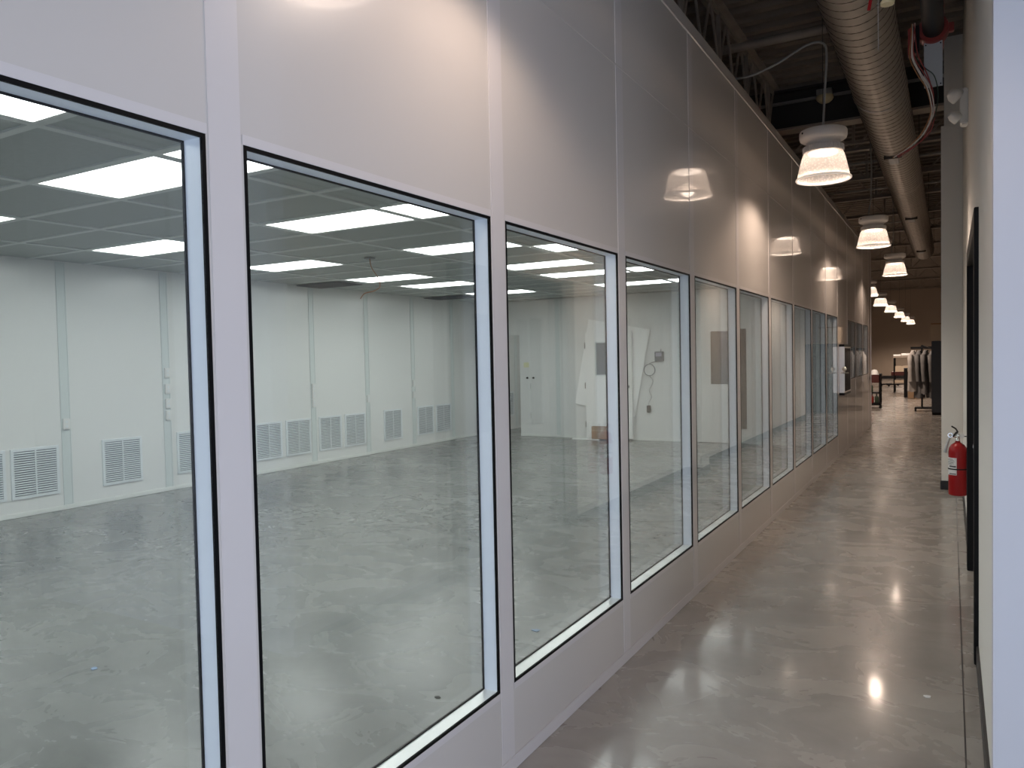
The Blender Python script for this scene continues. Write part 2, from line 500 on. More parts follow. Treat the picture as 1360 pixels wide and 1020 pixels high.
for q, y in enumerate(gy):
    t = grille() if g0 is None else copy_tree(g0)
    g0 = g0 or t
    t.location = (BX, y, .19)
    t['label'] = 'white louvred wall grille, %s in the low row counted from the dark doorway' % gl[len(gy) - 1 - q]
    t['group'] = 'wall grilles along the cleanroom back wall'
# outlets
def outlet(kind):
    t = thing('outlet_plate', 'x', 'outlet')
    bm = B(); box(bm, 0, .022, -.038, .038, -.06, .06, .004)
    obj('cover', bm, M_white, t)
    bm = B()
    for dz in (-.024, .024): box(bm, .0215, .0245, -.015, .015, dz - .014, dz + .014, .001)
    obj('socket', bm, M_vent, t)
    return t
outs = [(4.87, .94, 'single white outlet plate low on the batten behind the first grille pane'),
        (6.145, 1.47, 'topmost white plate of the four on the batten beside the broad post'),
        (6.145, 1.27, 'second plate from the top of the four stacked on one batten'),
        (6.145, 1.09, 'third plate from the top of the four stacked on one batten'),
        (6.145, .94, 'lowest plate of the four stacked on one batten'),
        (8.66, 1.18, 'topmost white plate of three on the batten between paired grilles'),
        (8.66, 1.07, 'middle white plate of three on the batten between paired grilles'),
        (8.66, .94, 'lowest white plate of three on the batten between paired grilles'),
        (9.92, .94, 'lone white outlet plate on the batten beside the single far grille'),
        (11.18, 1.15, 'upper white plate on the batten before the last grille pair'),
        (11.18, .94, 'lower white plate on the batten before the last grille pair')]
o0 = None
for q, (y, z, lab) in enumerate(outs):
    t = outlet(1) if o0 is None else copy_tree(o0)
    o0 = o0 or t
    t.location = (BX + .003, y, z); t['label'] = lab; t['group'] = 'outlet plates on the cleanroom battens'
# loose wire from ceiling
t = thing('hanging_wire', 'thin brown wire hanging loose from a hole in the white ceiling', 'wire', (-4.2, 6.70, CZ))
bm = B(); lathe(bm, [(0, -.006), (.06, -.006), (.065, 0), (0, 0)], 20)
obj('ceiling_plate', bm, M_grey, t, smooth=True)
bm = B(); tube(bm, spline([(0, 0, 0), (0, .03, -.10), (0, .13, -.20), (0, .17, -.30), (0, .06, -.36), (0, -.1, -.40), (0, -.17, -.46)]), .005, 6)
obj('strand', bm, M_copper, t, smooth=True)

# ------------------------------------------------------------------ cleanroom end-wall things
t = thing('door_leaf', 'white unhung door leaf with small window standing against the end wall', 'door', (-4.60, EY - .10, 0))
bm = B(); panel_holes(bm, 0, .93, .03, 2.03, -.022, .022, [(.22, .50, 1.22, 1.83)], axis='x')
obj('panel', bm, M_leafw, t)
bm = B()
for (a, b, c, d) in ((.20, .52, 1.20, 1.225), (.20, .52, 1.825, 1.85), (.20, .225, 1.225, 1.825), (.495, .52, 1.225, 1.825)):
    box(bm, a, b, -.028, .028, c, d, .002)
obj('window_frame', bm, M_ibatten, t)
bm = B(); box(bm, .224, .496, -.004, .004, 1.224, 1.826)
obj('vision_glass', bm, mat('grey vision glass', (.10, .11, .11), .15), t)
for z in (.28, 1.02, 1.78):
    bm = B(); box(bm, -.012, .002, -.024, .024, z - .06, z + .06, .002); tube(bm, [(-.012, -.024, z - .055), (-.012, -.024, z + .055)], .008, 8)
    obj('hinge', bm, M_conduit, t)
bm = B(); lathe(bm, [(0, 0), (.028, 0), (.028, .006), (.016, .008), (.016, .004), (0, .004)], 20, Matrix.Translation((.86, -.022, 1.0)) @ Matrix.Rotation(PI/2, 4, 'X'))
obj('lock_bore', bm, M_grey, t, smooth=True)
t = tag(obj('foam_sheet', (lambda b: (merge(b, (lambda q: box(q, -.62, .62, -.003, .003, -.82, .82))(bmesh.new()), Matrix.Rotation(math.radians(11), 4, 'Y')), b)[1])(B()), M_foam, loc=(-4.10, EY - .045, 1.36)), 'white foam sheet tilted behind the unhung door leaf, corners poking out', 'packing sheet')
bm = B(); box(bm, -.28, .28, -.12, .0, 0, .025, .003)
tag(obj('floor_plank', bm, M_foam, loc=(-4.55, EY - .17, 0)), 'white plank lying on the floor under the door leaf', 'plank')
t = thing('cardboard_box', 'small brown cardboard carton in front of the unhung door leaf', 'box', (-4.42, EY - .30, .0))
bm = B(); box(bm, 0, .34, 0, .10, .026, .26, .004)
obj('carton', bm, M_card, t)
bm = B(); box(bm, .0, .34, -.002, .0005, .18, .19)
obj('flap_seam', bm, M_cream, t)
# controller
t = thing('wall_controller', 'dark wall mounted controller with pale screen and small antenna', 'controller', (-3.17, EY, 1.55))
bm = B(); box(bm, -.08, .08, -.06, 0, -.09, .09, .008); obj('case', bm, M_grey, t)
bm = B(); box(bm, -.055, .055, -.0625, -.059, .0, .065, .002); obj('screen', bm, M_screen, t)
bm = B(); tube(bm, [(.03, -.03, .088), (.03, -.03, .135)], .007, 8); obj('antenna', bm, M_grey, t)
bm = B()
loop = [(-.05, -.03, -.088), (-.10, -.02, -.10), (-.18, -.02, -.12)]
for k in range(0, 41):
    a = PI/2 + k * 2 * PI * 2.0 / 40
    loop.append((-.19 + .105 * math.cos(a), -.018 - .0005 * k, -.245 + .105 * math.sin(a)))
obj('power_cord', tube(bm, spline(loop, 3), .006, 6), M_grey, t, smooth=True)
bm = B(); tube(bm, spline([(-.19, -.03, -.35), (-.13, -.02, -.46), (-.20, -.02, -.62), (-.16, -.02, -.74), (-.21, -.02, -.84), (-.215, -.02, -.90)]), .004, 6)
obj('thin_cord', bm, M_grey, t, smooth=True)
bm = B(); box(bm, -.25, -.18, -.05, -.003, -1.03, -.90, .008); obj('plug', bm, M_blackpaint, t)
# small plates, hooks and sticker beside the dark doorway
for x, lab in ((-5.93, 'dark round coat hook nearer the dark doorway'), (-5.79, 'dark round coat hook farther from the dark doorway')):
    bm = B(); lathe(bm, [(0, 0), (.02, 0), (.02, .01), (.008, .012), (.008, .03), (.014, .034), (.012, .042), (0, .044)], 14, Matrix.Translation((0, 0, 0)) @ Matrix.Rotation(PI/2, 4, 'X'))
    tag(obj('coat_hook', bm, M_blackpaint, loc=(x, EY, 1.17), smooth=True), lab, 'hook', 'hooks by the doorway')
bm = B(); box(bm, -.06, .06, -.002, 0, -.05, .05)
tag(obj('sticker', bm, M_yellow, loc=(-5.95, EY, 1.43)), 'faint yellow sticker on the white end wall above the hooks', 'sticker')
for z, lab in ((1.0, 'white outlet plate just under the coat hooks'), (.42, 'white outlet plate low on the end wall beneath the hooks')):
    t = copy_tree(o0); t.location = (-5.9, EY, z); t.rotation_euler = (0, 0, -PI/2); t['label'] = lab; t['group'] = 'outlet plates on the end wall'
# grille in end wall and the one beyond the doorway
t = copy_tree(g0); t.location = (BX, 14.35, .30); t['label'] = 'grey louvred grille seen through the dark doorway'; t['group'] = 'wall grilles in the next room'
# door in the end wall
d = bpy.data.objects.new('door_1', None); d.location = (-2.5, EY, 0); link(d); tag(d, kind='structure')
bm = B()
for (a, b, c, dd) in ((-.05, .03, 0, 2.10), (.90, .98, 0, 2.10), (.03, .90, 2.04, 2.10)): box(bm, a, b, -.015, .095, c, dd, .003)
obj('frame', bm, M_iwall, d)
bm = B(); panel_holes(bm, .03, .72, .01, 2.04, .0, .045, [(.26, .60, 1.04, 1.97)], axis='x')
obj('door_leaf', bm, M_iwall, d)
bm = B(); box(bm, .26, .60, .018, .026, 1.04, 1.97); obj('vision_glass', bm, M_doorglass, d)
bm = B(); panel_holes(bm, .72, .90, .01, 2.04, .0, .045, [(.77, .88, .26, 2.0)], axis='x')
obj('side_panel', bm, M_iwall, d)
bm = B(); box(bm, .77, .88, .018, .026, .26, 2.0); obj('side_glass', bm, M_doorglass, d)
bm = B(); tube(bm, [(.67, 0, 1.0), (.67, -.05, 1.0), (.58, -.05, 1.0)], .009, 8); obj('handle', bm, M_chrome, d, smooth=True)
# brown partition behind the glazed door
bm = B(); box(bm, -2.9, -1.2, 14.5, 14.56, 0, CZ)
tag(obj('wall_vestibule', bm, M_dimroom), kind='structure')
for z, x, lab in ((1.17, -1.33, 'round white wall switch beside the glazed door'),):
    t = thing('wall_switch', lab, 'switch', (x, EY, z))
    bm = B(); box(bm, -.035, .035, -.008, 0, -.055, .055, .003); obj('plate', bm, M_white, t)
    bm = B(); box(bm, -.012, .012, -.018, -.008, -.02, .02, .002); obj('toggle', bm, M_blackpaint, t)
# scraps
for q, (x, y, s, m, lab) in enumerate(((-2.41, 2.31, .025, M_blue, 'blue tape scrap on the cleanroom floor near the entrance window'),
                                      (-.62, 3.82, .025, M_blue, 'blue tape scrap on the cleanroom floor close to the glass'),
                                      (-4.19, 10.87, .03, M_blackpaint, 'dark scrap on the cleanroom floor before the end wall'),
                                      (-.62, 2.85, .014, M_blackpaint, 'tiny dark scrap on the cleanroom floor by the sill'),
                                      (1.35, 3.87, .018, M_paper, 'white paper scrap on the corridor floor'))):
    bm = B()
    vs = [bm.verts.new((s * math.cos(a) * random.uniform(.6, 1.3), s * .8 * math.sin(a) * random.uniform(.6, 1.2), 0.0005)) for a in [2*PI*k/7 for k in range(7)]]
    f = bm.faces.new(vs); r = bmesh.ops.extrude_face_region(bm, geom=[f])
    bmesh.ops.translate(bm, verts=[v for v in r['geom'] if isinstance(v, bmesh.types.BMVert)], vec=(0, 0, .003))
    tag(obj('floor_scrap', bm, m, loc=(x, y, 0)), lab, 'scrap', 'scraps on the floor')

# ------------------------------------------------------------------ opposite corridor wall, column, foyer
DY0, DY1, DZH = 4.42, 6.34, 2.20
bm = B(); panel_holes(bm, 3.0, 19.3, 0, DZ, RX, RX + .14, [(DY0, DY1, -.01, DZH)])
tag(obj('wall_right', bm, M_rwall), kind='structure')
bm = B(); box(bm, RX - .011, RX, 3.0, DY0 - .06, 0, .10, .002); box(bm, RX - .011, RX, DY1 + .06, 9.8, 0, .10, .002); box(bm, RX - .011, RX, 10.15, 19.3, 0, .10, .002)
tag(obj('baseboard_right', bm, M_base), kind='structure')
d = bpy.data.objects.new('door_2', None); d.location = (RX, DY0, 0); link(d); tag(d, kind='structure')
w = DY1 - DY0
bm = B()
box(bm, -.020, .15, -.05, .06, 0, DZH + .05, .003); box(bm, -.020, .15, w - .10, w + .05, 0, DZH + .05, .003); box(bm, -.020, .15, .06, w - .10, DZH - .06, DZH + .05, .003)
obj('frame', bm, M_blackpaint, d)
M_leaf = mat('pale grey door paint', (.42, .43, .42), .45)
for a, b in ((.062, .87), (.876, w - .102)):
    bm = B(); panel_holes(bm, a, b, .01, DZH - .065, .05, .095, [((a + b)/2 - .12, (a + b)/2 + .12, 1.0, 1.9)])
    leaf = obj('door_leaf', bm, M_leaf, d)
    bm = B(); box(bm, .068, .076, (a + b)/2 - .12, (a + b)/2 + .12, 1.0, 1.9); obj('vision_glass', bm, M_doorglass, leaf)
bm = B(); tube(bm, [(.05, .80, 1.0), (.0, .80, 1.0), (.0, .70, 1.0)], .01, 8); obj('handle', bm, M_chrome, d, smooth=True)
bm = B(); box(bm, RX + .16, RX + 1.6, 4.0, 6.8, 0, .01); box(bm, RX + 1.5, RX + 1.6, 4.0, 6.8, 0.01, 2.8)
tag(obj('wall_closet', bm, M_far), kind='structure')
# column
bm = B(); box(bm, 1.35, RX, 9.80, 10.14, 0, 4.03, .004)
box(bm, 1.38, RX, 9.83, 10.12, 4.03, DZ)
tag(obj('wall_column', bm, M_rwall), kind='structure')
bm = B(); box(bm, 1.339, RX - .012, 9.789, 10.15, 0, .10, .002)
tag(obj('baseboard_column', bm, M_base), kind='structure')
# foyer face wall and the rest of the foyer
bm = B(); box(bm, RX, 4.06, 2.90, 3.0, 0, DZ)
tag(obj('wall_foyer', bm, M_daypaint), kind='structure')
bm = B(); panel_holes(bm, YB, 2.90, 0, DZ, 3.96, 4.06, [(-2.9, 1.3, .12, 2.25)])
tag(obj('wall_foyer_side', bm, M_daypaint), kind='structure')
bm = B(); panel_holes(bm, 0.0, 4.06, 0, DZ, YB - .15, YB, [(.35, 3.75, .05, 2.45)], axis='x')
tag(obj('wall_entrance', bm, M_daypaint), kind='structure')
e = bpy.data.objects.new('window_%d' % n, None); e.location = (.35, YB - .08, .05); link(e); tag(e, kind='structure')
bm = B()
for x in (0, 1.11, 2.24, 3.35): box(bm, x, x + .05, -.04, .04, 0, 2.40)
for z in (0, 2.35): box(bm, .05, 3.35, -.04, .04, z, z + .05)
obj('mullions', bm, M_blackpaint, e)
# outer shell of the warehouse
bm = B(); box(bm, -9.5, -9.4, YB, 49, 0, DZ); tag(obj('wall_west', bm, M_far), kind='structure')
bm = B(); box(bm, 8.9, 9.0, 3.0, 49, 0, DZ); tag(obj('wall_east', bm, M_far), kind='structure')
bm = B(); box(bm, 4.06, 8.9, 3.0, 3.1, 0, DZ); tag(obj('wall_store', bm, M_far), kind='structure')
bm = B(); box(bm, -9.4, 8.9, 48.6, 48.75, 0, DZ); tag(obj('wall_far', bm, M_far), kind='structure')
bm = B(); box(bm, -9.4, 8.9, 48.575, 48.6, 0, .16); tag(obj('baseboard_far', bm, M_base), kind='structure')
bm = B(); box(bm, -9.4, BX - .1, YB - .1, YB, 0, DZ); tag(obj('wall_south', bm, M_far), kind='structure')
bm = B(); box(bm, BX - .1, 0, YB - .1, YB, CAP, DZ); tag(obj('wall_over', bm, M_far), kind='structure')

# ------------------------------------------------------------------ roof deck and steel
bm = B()
y = YB - .3; prof = []
while y < 49:
    prof += [(y, DZ), (y + .10, DZ), (y + .125, DZ + .07), (y + .235, DZ + .07)]; y += .26
lo = [(bm.verts.new((-9.5, a, b)), bm.verts.new((9.0, a, b))) for a, b in prof]
for p, q in zip(lo, lo[1:]): bm.faces.new((p[0], p[1], q[1], q[0]))
top = [bm.verts.new((-9.5, prof[0][0], DZ + .12)), bm.verts.new((9.0, prof[0][0], DZ + .12)), bm.verts.new((9.0, prof[-1][0], DZ + .12)), bm.verts.new((-9.5, prof[-1][0], DZ + .12))]
bm.faces.new(top)
tag(obj('ceiling.002', bm, M_deck), kind='structure')

def joist(p0, p1, depth, label, group, web=.6, side=.05):
    """open-web joist between two points of the top chord"""
    p0, p1 = Vector(p0), Vector(p1); L = (p1 - p0).length; d = (p1 - p0).normalized()
    rz = math.atan2(d.y, d.x)
    t = thing('roof_joist', label, 'joist', p0, rz, group)
    bm = B(); box(bm, 0, L, -.09, -.006, -.008, 0); box(bm, 0, L, .006, .09, -.008, 0); box(bm, 0, L, -.012, -.006, -.06, -.008); box(bm, 0, L, .006, .012, -.06, -.008)
    obj('top_chord', bm, M_steel, t)
    bm = B(); box(bm, .1, L - .1, -.06, -.006, -depth, -depth + .008); box(bm, .1, L - .1, .006, .06, -depth, -depth + .008); box(bm, .1, L - .1, -.012, -.006, -depth + .008, -depth + .055); box(bm, .1, L - .1, .006, .012, -depth + .008, -depth + .055)
    obj('bottom_chord', bm, M_steel, t)
    bm = B(); nseg = max(2, int(L / web)); st = L / nseg
    for k in range(nseg):
        x0 = k * st
        tube(bm, [(x0 + .02, 0, -.03), (x0 + st/2, 0, -depth + .03)], .014, 6); tube(bm, [(x0 + st/2, 0, -depth + .03), (x0 + st - .02, 0, -.03)], .014, 6)
        if k % 2 == 0: box(bm, x0 + st/2 - .02, x0 + st/2 + .02, -.02, .02, -depth + .03, -.03)
    obj('web', bm, M_steel, t)
    return t
GYY = 10.7
jl = {-4.2: 'second dark open-web roof joist beyond the partition top', -2.4: 'dark open-web roof joist over the cleanroom lid', -.57: 'dark open-web roof joist just above the partition top edge', 2.7: 'dark open-web roof joist over the store side'}
for x, lab in jl.items(): joist((x, YB, DZ), (x, GYY - .16, DZ), .62, lab, 'roof joists along the corridor')
for q, y in enumerate((12.4, 14.5, 16.4, 18.6, 21.2, 24.2, 27.6, 31.4, 36, 41)):
    joist((-9.3, y, DZ), (8.8, y, DZ), .50, 'dark roof joist crossing the corridor, %s beyond the deep girder' % ORD[q], 'roof joists crossing the corridor', web=.9)
t = thing('roof_girder', 'deep dark steel girder crossing above the corridor behind the first lamp', 'girder', (0, GYY, 0))
bm = B(); box(bm, -9.3, 8.8, -.01, .01, 4.50, 4.98); obj('web', bm, M_girder, t)
bm = B(); box(bm, -9.3, 8.8, -.12, .12, 4.47, 4.50); obj('bottom_flange', bm, M_steel, t)
bm = B(); box(bm, -9.3, 8.8, -.12, .12, 4.97, 4.995); obj('top_flange', bm, M_girder, t)
bm = B(); box(bm, -9.3, 8.8, GYY - .095, GYY - .055, 4.815, 4.85, .004)
tag(obj('conduit', bm, M_conduit), 'pale straight conduit run along the face of the deep girder', 'conduit')
bm = B(); box(bm, -9.3, 8.8, 11.78, 11.85, 4.465, 4.492, .01)
tag(obj('cable_tray', bm, M_steel), 'flat dull strut crossing just beyond the deep girder', 'strut')
# pipe across the deck
t = thing('cross_pipe', 'dark round pipe slung across under the ribbed deck', 'pipe', (0, 8.35, 4.80))
bm = B(); tube(bm, [(-6, 0, 0), (.56, 0, 0)], .045, 14); obj('pipe', bm, M_steel, t, smooth=True)
bm = B(); tube(bm, [(.45, 0, -.04), (.45, 0, .19)], .012, 8); lathe(bm, [(.05, -.02), (.062, -.02), (.062, .02), (.05, .02)], 16, Matrix.Translation((.45, 0, 0)) @ Matrix.Rotation(PI/2, 4, 'Y'), closed=True)
obj('hanger', bm, M_girder, t)
# thin horizontal conduits in the far bays
for q, (y, z) in enumerate(((13.1, 4.475), (15.3, 4.475), (19.5, 4.475))):
    bm = B(); tube(bm, [(-4, y, z), (4, y, z)], .018, 8)
    tag(obj('conduit', bm, M_conduit, smooth=True), 'thin pale conduit crossing the far bays, %s past the girder' % ORD[q], 'conduit', 'conduits in the far bays')

# ------------------------------------------------------------------ spiral duct
DXc, DZc, DR = .826, 4.2, .247
Y0d, Y1d = -4.6, 23.0
t = thing('spiral_duct', 'large round galvanised spiral duct running above the corridor', 'duct', (DXc, 0, DZc))
bm = B(); Mr = Matrix.Rotation(-PI/2, 4, 'X')
lathe(bm, [(DR - .004, Y0d), (DR, Y0d), (DR, Y1d), (DR - .004, Y1d)], 48, Mr, closed=True)
obj('duct_shell', bm, M_duct, t, smooth=True)
bm = B(); pts = []; pitch = .145; steps = 26
N = int((Y1d - Y0d) / pitch * steps)
prev = None
for k in range(N + 1):
    a = 2 * PI * k / steps; yy = Y0d + pitch * k / steps
    q = [bm.verts.new(((DR + dr) * math.cos(a), yy + dy, (DR + dr) * math.sin(a))) for dr, dy in ((0, -.006), (.0035, -.002), (.0035, .002), (0, .006))]
    if prev:
        for j in range(3): bm.faces.new((prev[j], prev[j+1], q[j+1], q[j]))
    prev = q
obj('spiral_seam', bm, M_seam, t, smooth=True)
for y in (8.6, 13.2, 18.3):
    bm = B(); lathe(bm, [(DR, y - .03), (DR + .006, y - .028), (DR + .006, y + .028), (DR, y + .03)], 48, Mr)
    obj('joint_band', bm, M_duct, t, smooth=True)
for y in (10.8, 15.9, 21.2):
    bm = B(); box(bm, -.055, .055, y - .16, y + .16, -DR - .022, -DR + .01, .003); 
    o = obj('access_cover', bm, M_plate, t)
    bm = B(); box(bm, -.10, .10, y - .20, y - .17, -DR - .026, -DR + .02, .003); obj('clip', bm, M_girder, o)
for y in (1.5, 6.2, 11.6, 16.6, 21.8):
    bm = B(); tube(bm, [(DR + .01, y, 0), (DR + .01, y, .8)], .005, 6); tube(bm, [(-DR - .01, y, 0), (-DR - .01, y, .8)], .005, 6)
    obj('hanger_rod', bm, M_girder, t)

# ------------------------------------------------------------------ pendant lamps
LX, LZ = .555, 2.95
def lamp():
    t = thing('pendant_lamp', 'x', 'lamp', (0, 0, 0))
    # profile heights relative to shade rim (z = 0)
    bm = B(); lathe(bm, [(0, .392), (.160, .392), (.174, .386), (.181, .372), (.180, .335), (.174, .318), (.160, .308), (.132, .298), (.124, .285), (.122, .262), (0, .262)], 40)
    obj('housing', bm, M_housing, t, smooth=True)
    bm = B(); nf = 44
    lathe(bm, [(0, .262), (.146, .262), (.150, .255), (.150, .225), (.146, .214), (0, .214)], 44)
    for k in range(nf):
        a = 2 * PI * k / nf
        tt = bmesh.new(); box(tt, .146, .156, -.004, .004, .218, .258); merge(bm, tt, Matrix.Rotation(a, 4, 'Z'))
    obj('collar', bm, M_housing, t)
    bm = B(); prof = []
    outer = [(.146, .214), (.158, .19), (.172, .14), (.186, .08), (.196, .03), (.200, .006)]
    lathe(bm, outer + [(r - .005, z) for r, z in outer[::-1]], 48, closed=True)
    obj('shade', bm, M_shade, t, smooth=True)
    bm = B(); lathe(bm, [(.193, .0), (.206, -.006), (.212, .002), (.208, .012), (.199, .014)], 48, closed=True)
    obj('rim', bm, M_rim, t, smooth=True)
    bm = B(); lathe(bm, [(0, .206), (.11, .206), (.11, .2135), (0, .2135)], 32)
    obj('light_source', bm, M_led, t)
    for k in range(2):
        a = .7 + PI * k
        bm = B(); lathe(bm, [(0, .0), (.008, .0), (.008, .006), (0, .006)], 10, Matrix.Translation((.178 * math.cos(a), .178 * math.sin(a), .36)) @ Matrix.Rotation(a, 4, 'Z') @ Matrix.Rotation(PI/2, 4, 'Y'))
        obj('screw', bm, M_blackpaint, t)
    bm = B(); tube(bm, [(0, 0, .39), (0, 0, DZ - LZ)], .003, 6)
    obj('suspension_wire', bm, M_girder, t)
    return t
def lamp_cord(t, pts, r=.009):
    bm = B(); tube(bm, spline(pts), r, 8); obj('power_cord', bm, M_cable, t, smooth=True)
lamps = [(LX, -2.4, 'pendant lamp over the foyer end of the corridor'),
         (LX, 2.15, 'pendant lamp over the start of the corridor'),
         (LX, 6.65, 'largest ribbed glass pendant lamp, hanging on a looped grey cord'),
         (LX, 11.25, 'second ribbed glass pendant lamp along the corridor, beneath the duct'),
         (LX, 15.75, 'third ribbed glass pendant lamp along the corridor, below the duct end'),
         (-.33, 21.2, 'pendant lamp mostly hidden behind the end of the partition'),
         (-.41, 25.9, 'biggest pendant lamp of the slanting row of five in the far hall'),
         (-.40, 30.3, 'second pendant lamp of the slanting row of five in the far hall'),
         (-.39, 35.4, 'middle pendant lamp of the slanting row of five in the far hall'),
         (-.40, 40.6, 'fourth pendant lamp of the slanting row of five in the far hall'),
         (-.36, 44.9, 'smallest pendant lamp at the end of the slanting row of five')]
l0 = None
for q, (x, y, lab) in enumerate(lamps):
    if l0 is None: t = l0 = lamp()
    else:
        t = copy_tree(l0)
    t.location = (x, y, LZ); t['label'] = lab; t['group'] = 'pendant lamps'
    t.rotation_euler = (0, 0, .4 * q)
for o in list(S.objects):
    if o.get('category') == 'lamp':
        y = o.location.y
        if abs(y - 6.65) < .01:
            o.rotation_euler = (0, 0, 0)
            lamp_cord(o, [(0, 0, .40), (.015, 0, .70), (.03, 0, .98), (.0, 0, 1.08), (-.12, 0, 1.09), (-.38, 0, .98), (-.62, 0, .93), (-.86, 0, .98), (-1.05, 0, 1.10)])
        elif y < 20:
            o.rotation_euler = (0, 0, 0)
            lamp_cord(o, [(-.06, 0, .40), (-.05, 0, .50), (-.03, 0, .62), (-.02, 0, 1.0), (-.03, 0, 1.4), (-.03, 0, 2.04)])
        # the lamp's light
        ld = bpy.data.lights.new('lamp_bulb', 'SPOT'); ld.energy = 300 if y > 20 else (62 if y > 5 else 24); ld.color = (1.0, .79, .64)
        ld.spot_size = math.radians(160); ld.spot_blend = .5; ld.shadow_soft_size = .06
        lo_ = bpy.data.objects.new('lamp_bulb', ld); lo_.location = (0, 0, .055); link(lo_, o)

# smoke detector on the girder conduit
t = thing('smoke_detector', 'round white smoke detector fixed to the girder conduit behind the lamp cord', 'smoke detector', (.06, GYY - .16, 4.78))
bm = B(); lathe(bm, [(0, .03), (.10, .03), (.105, .02), (.105, .0), (.09, -.025), (.06, -.05), (.03, -.058), (0, -.06)], 28); obj('body', bm, M_creamp, t, smooth=True)
bm = B(); box(bm, -.09, .09, -.09, .06, .03, .10, .004); obj('mount_box', bm, M_conduit, t)

# ------------------------------------------------------------------ sprinkler main, tamper switch and wiring
PX, PZ, PR = 1.355, 3.43, .056
t = thing('sprinkler_main', 'black sprinkler pipe ending in a red grooved coupling beside the wall', 'pipe', (PX, 5.2, PZ))
bm = B(); tube(bm, [(0, -8.5, 0), (0, .02, 0)], PR, 24); obj('pipe', bm, M_blackpaint, t, smooth=True)
bm = B(); Mq = Matrix.Rotation(-PI/2, 4, 'X')
lathe(bm, [(PR, -.05), (PR + .022, -.05), (PR + .026, -.03), (PR + .026, .03), (PR + .022, .05), (PR, .05)], 28, Mq, closed=True)
box(bm, -PR - .05, -PR - .015, -.02, .02, -.025, .025, .004); box(bm, PR + .015, PR + .05, -.02, .02, -.025, .025, .004)
obj('coupling', bm, M_redpart, t, smooth=True)
bm = B(); tube(bm, [(0, .05, 0), (0, .28, 0), (0, .36, .03), (0, .42, .12), (0, .42, 1.5)], PR - .002, 20); obj('riser', bm, M_redpart, t, smooth=True)
t = thing('galvanised_bracket', 'pale galvanised plate hanging below the red pipe coupling', 'bracket', (1.355, 5.18, 3.10))
bm = B(); box(bm, -.048, .048, -.004, .004, 0, .26, .001); obj('plate', bm, M_plate, t)
bm = B(); lathe(bm, [(.022, -.004), (.03, -.004), (.03, .004), (.022, .004)], 20, Matrix.Translation((.0, 0, .285)) @ Matrix.Rotation(PI/2, 4, 'X') @ Matrix.Scale(1.2, 4, (1, 0, 0)), closed=True); obj('clip', bm, M_chrome, t, smooth=True)
bm = B()
for x, z in ((-.038, .245), (.038, .245), (-.038, .012), (.038, .012)): lathe(bm, [(0, 0), (.004, 0), (.004, .002), (0, .002)], 10, Matrix.Translation((x, -.004, z)) @ Matrix.Rotation(PI/2, 4, 'X'))
obj('screw', bm, M_blackpaint, t)
t = thing('tamper_switch', 'open red and black switch body clamped beside the pipe coupling', 'switch', (1.255, 5.16, 3.35))
bm = B(); box(bm, -.03, .01, -.03, .03, -.06, .10, .006); obj('body', bm, M_redpart, t)
bm = B(); box(bm, -.008, .03, -.034, .02, -.05, .105, .004); obj('cover', bm, M_blackpaint, t)
t = thing('wire_bundle', 'loose bundle of white, red and green wires hanging beside the duct', 'wires', (1.25, 5.14, 3.44))
path = [(0, -.03, .02), (.0, -.035, -.06), (-.002, -.03, -.17), (.035, -.03, -.27), (.075, -.03, -.36), (.095, -.03, -.46), (.095, -.03, -.53), (.055, -.03, -.62), (-.01, -.03, -.68), (-.10, -.03, -.735)]
for nm, m, dx, dz in (('white_wire', M_wirew, 0, 0), ('white_wire', M_wirew, .008, .004), ('red_wire', M_wirer, .016, -.004), ('red_wire', M_wirer, .022, .004), ('orange_wire', M_copper, -.008, 0)):
    pp = [(x + dx * (1 + .6 * math.sin(k * 1.3 + dx * 200)), y + .004 * math.sin(k + dx * 99), z + dz) for k, (x, y, z) in enumerate(path)]
    bm = B(); tube(bm, spline(pp), .0035, 6); obj(nm, bm, m, t, smooth=True)
bm = B(); tube(bm, spline([(.01, -.02, -.16), (.06, -.03, -.24), (.11, -.04, -.30), (.13, -.03, -.40), (.12, -.03, -.50), (.10, -.03, -.56)]), .003, 6); obj('green_wire', bm, M_green, t, smooth=True)
# cream valve end with tag and wire near the top of the view
t = thing('sprinkler_drop', 'cream capped pipe end with red tag hanging below the duct', 'valve', (1.215, 3.6, 3.0))
bm = B(); lathe(bm, [(0, 0), (.026, 0), (.028, .012), (.024, .016), (.021, .018), (.021, .25), (0, .25)], 24); obj('cap', bm, M_creamp, t, smooth=True)
bm = B(); box(bm, -.075, -.062, -.002, .002, -.02, .10, .001); o = obj('tag', bm, M_red, t); o.rotation_euler = (0, .18, 0)
bm = B(); tube(bm, [(-.035, 0, .25), (-.035, 0, -.18)], .0022, 6)
for z in (.0, .012, .03): lathe(bm, [(0, -.006), (.006, 0), (0, .006)], 10, Matrix.Translation((-.035, 0, z)))
obj('pull_wire', bm, M_conduit, t, smooth=True)
# emergency light
t = thing('emergency_light', 'white twin-head emergency light high on the corridor wall', 'emergency light', (RX, 6.9, 3.28))
bm = B(); box(bm, -.055, 0, -.06, .06, 0, .27, .008); obj('body', bm, M_white, t)
for z, r in ((.225, .058), (.06, .045)):
    bm = B(); Mh = Matrix.Translation((-.085, -.04, z)) @ Matrix.Rotation(math.radians(125), 4, 'Y') @ Matrix.Rotation(math.radians(-20), 4, 'X')
    lathe(bm, [(0, -.055), (r * .5, -.05), (r * .9, -.02), (r, .02), (r * .96, .026), (r * .9, .018), (0, .012)], 24, Mh)
    obj('lamp_head', bm, M_white, t, smooth=True)

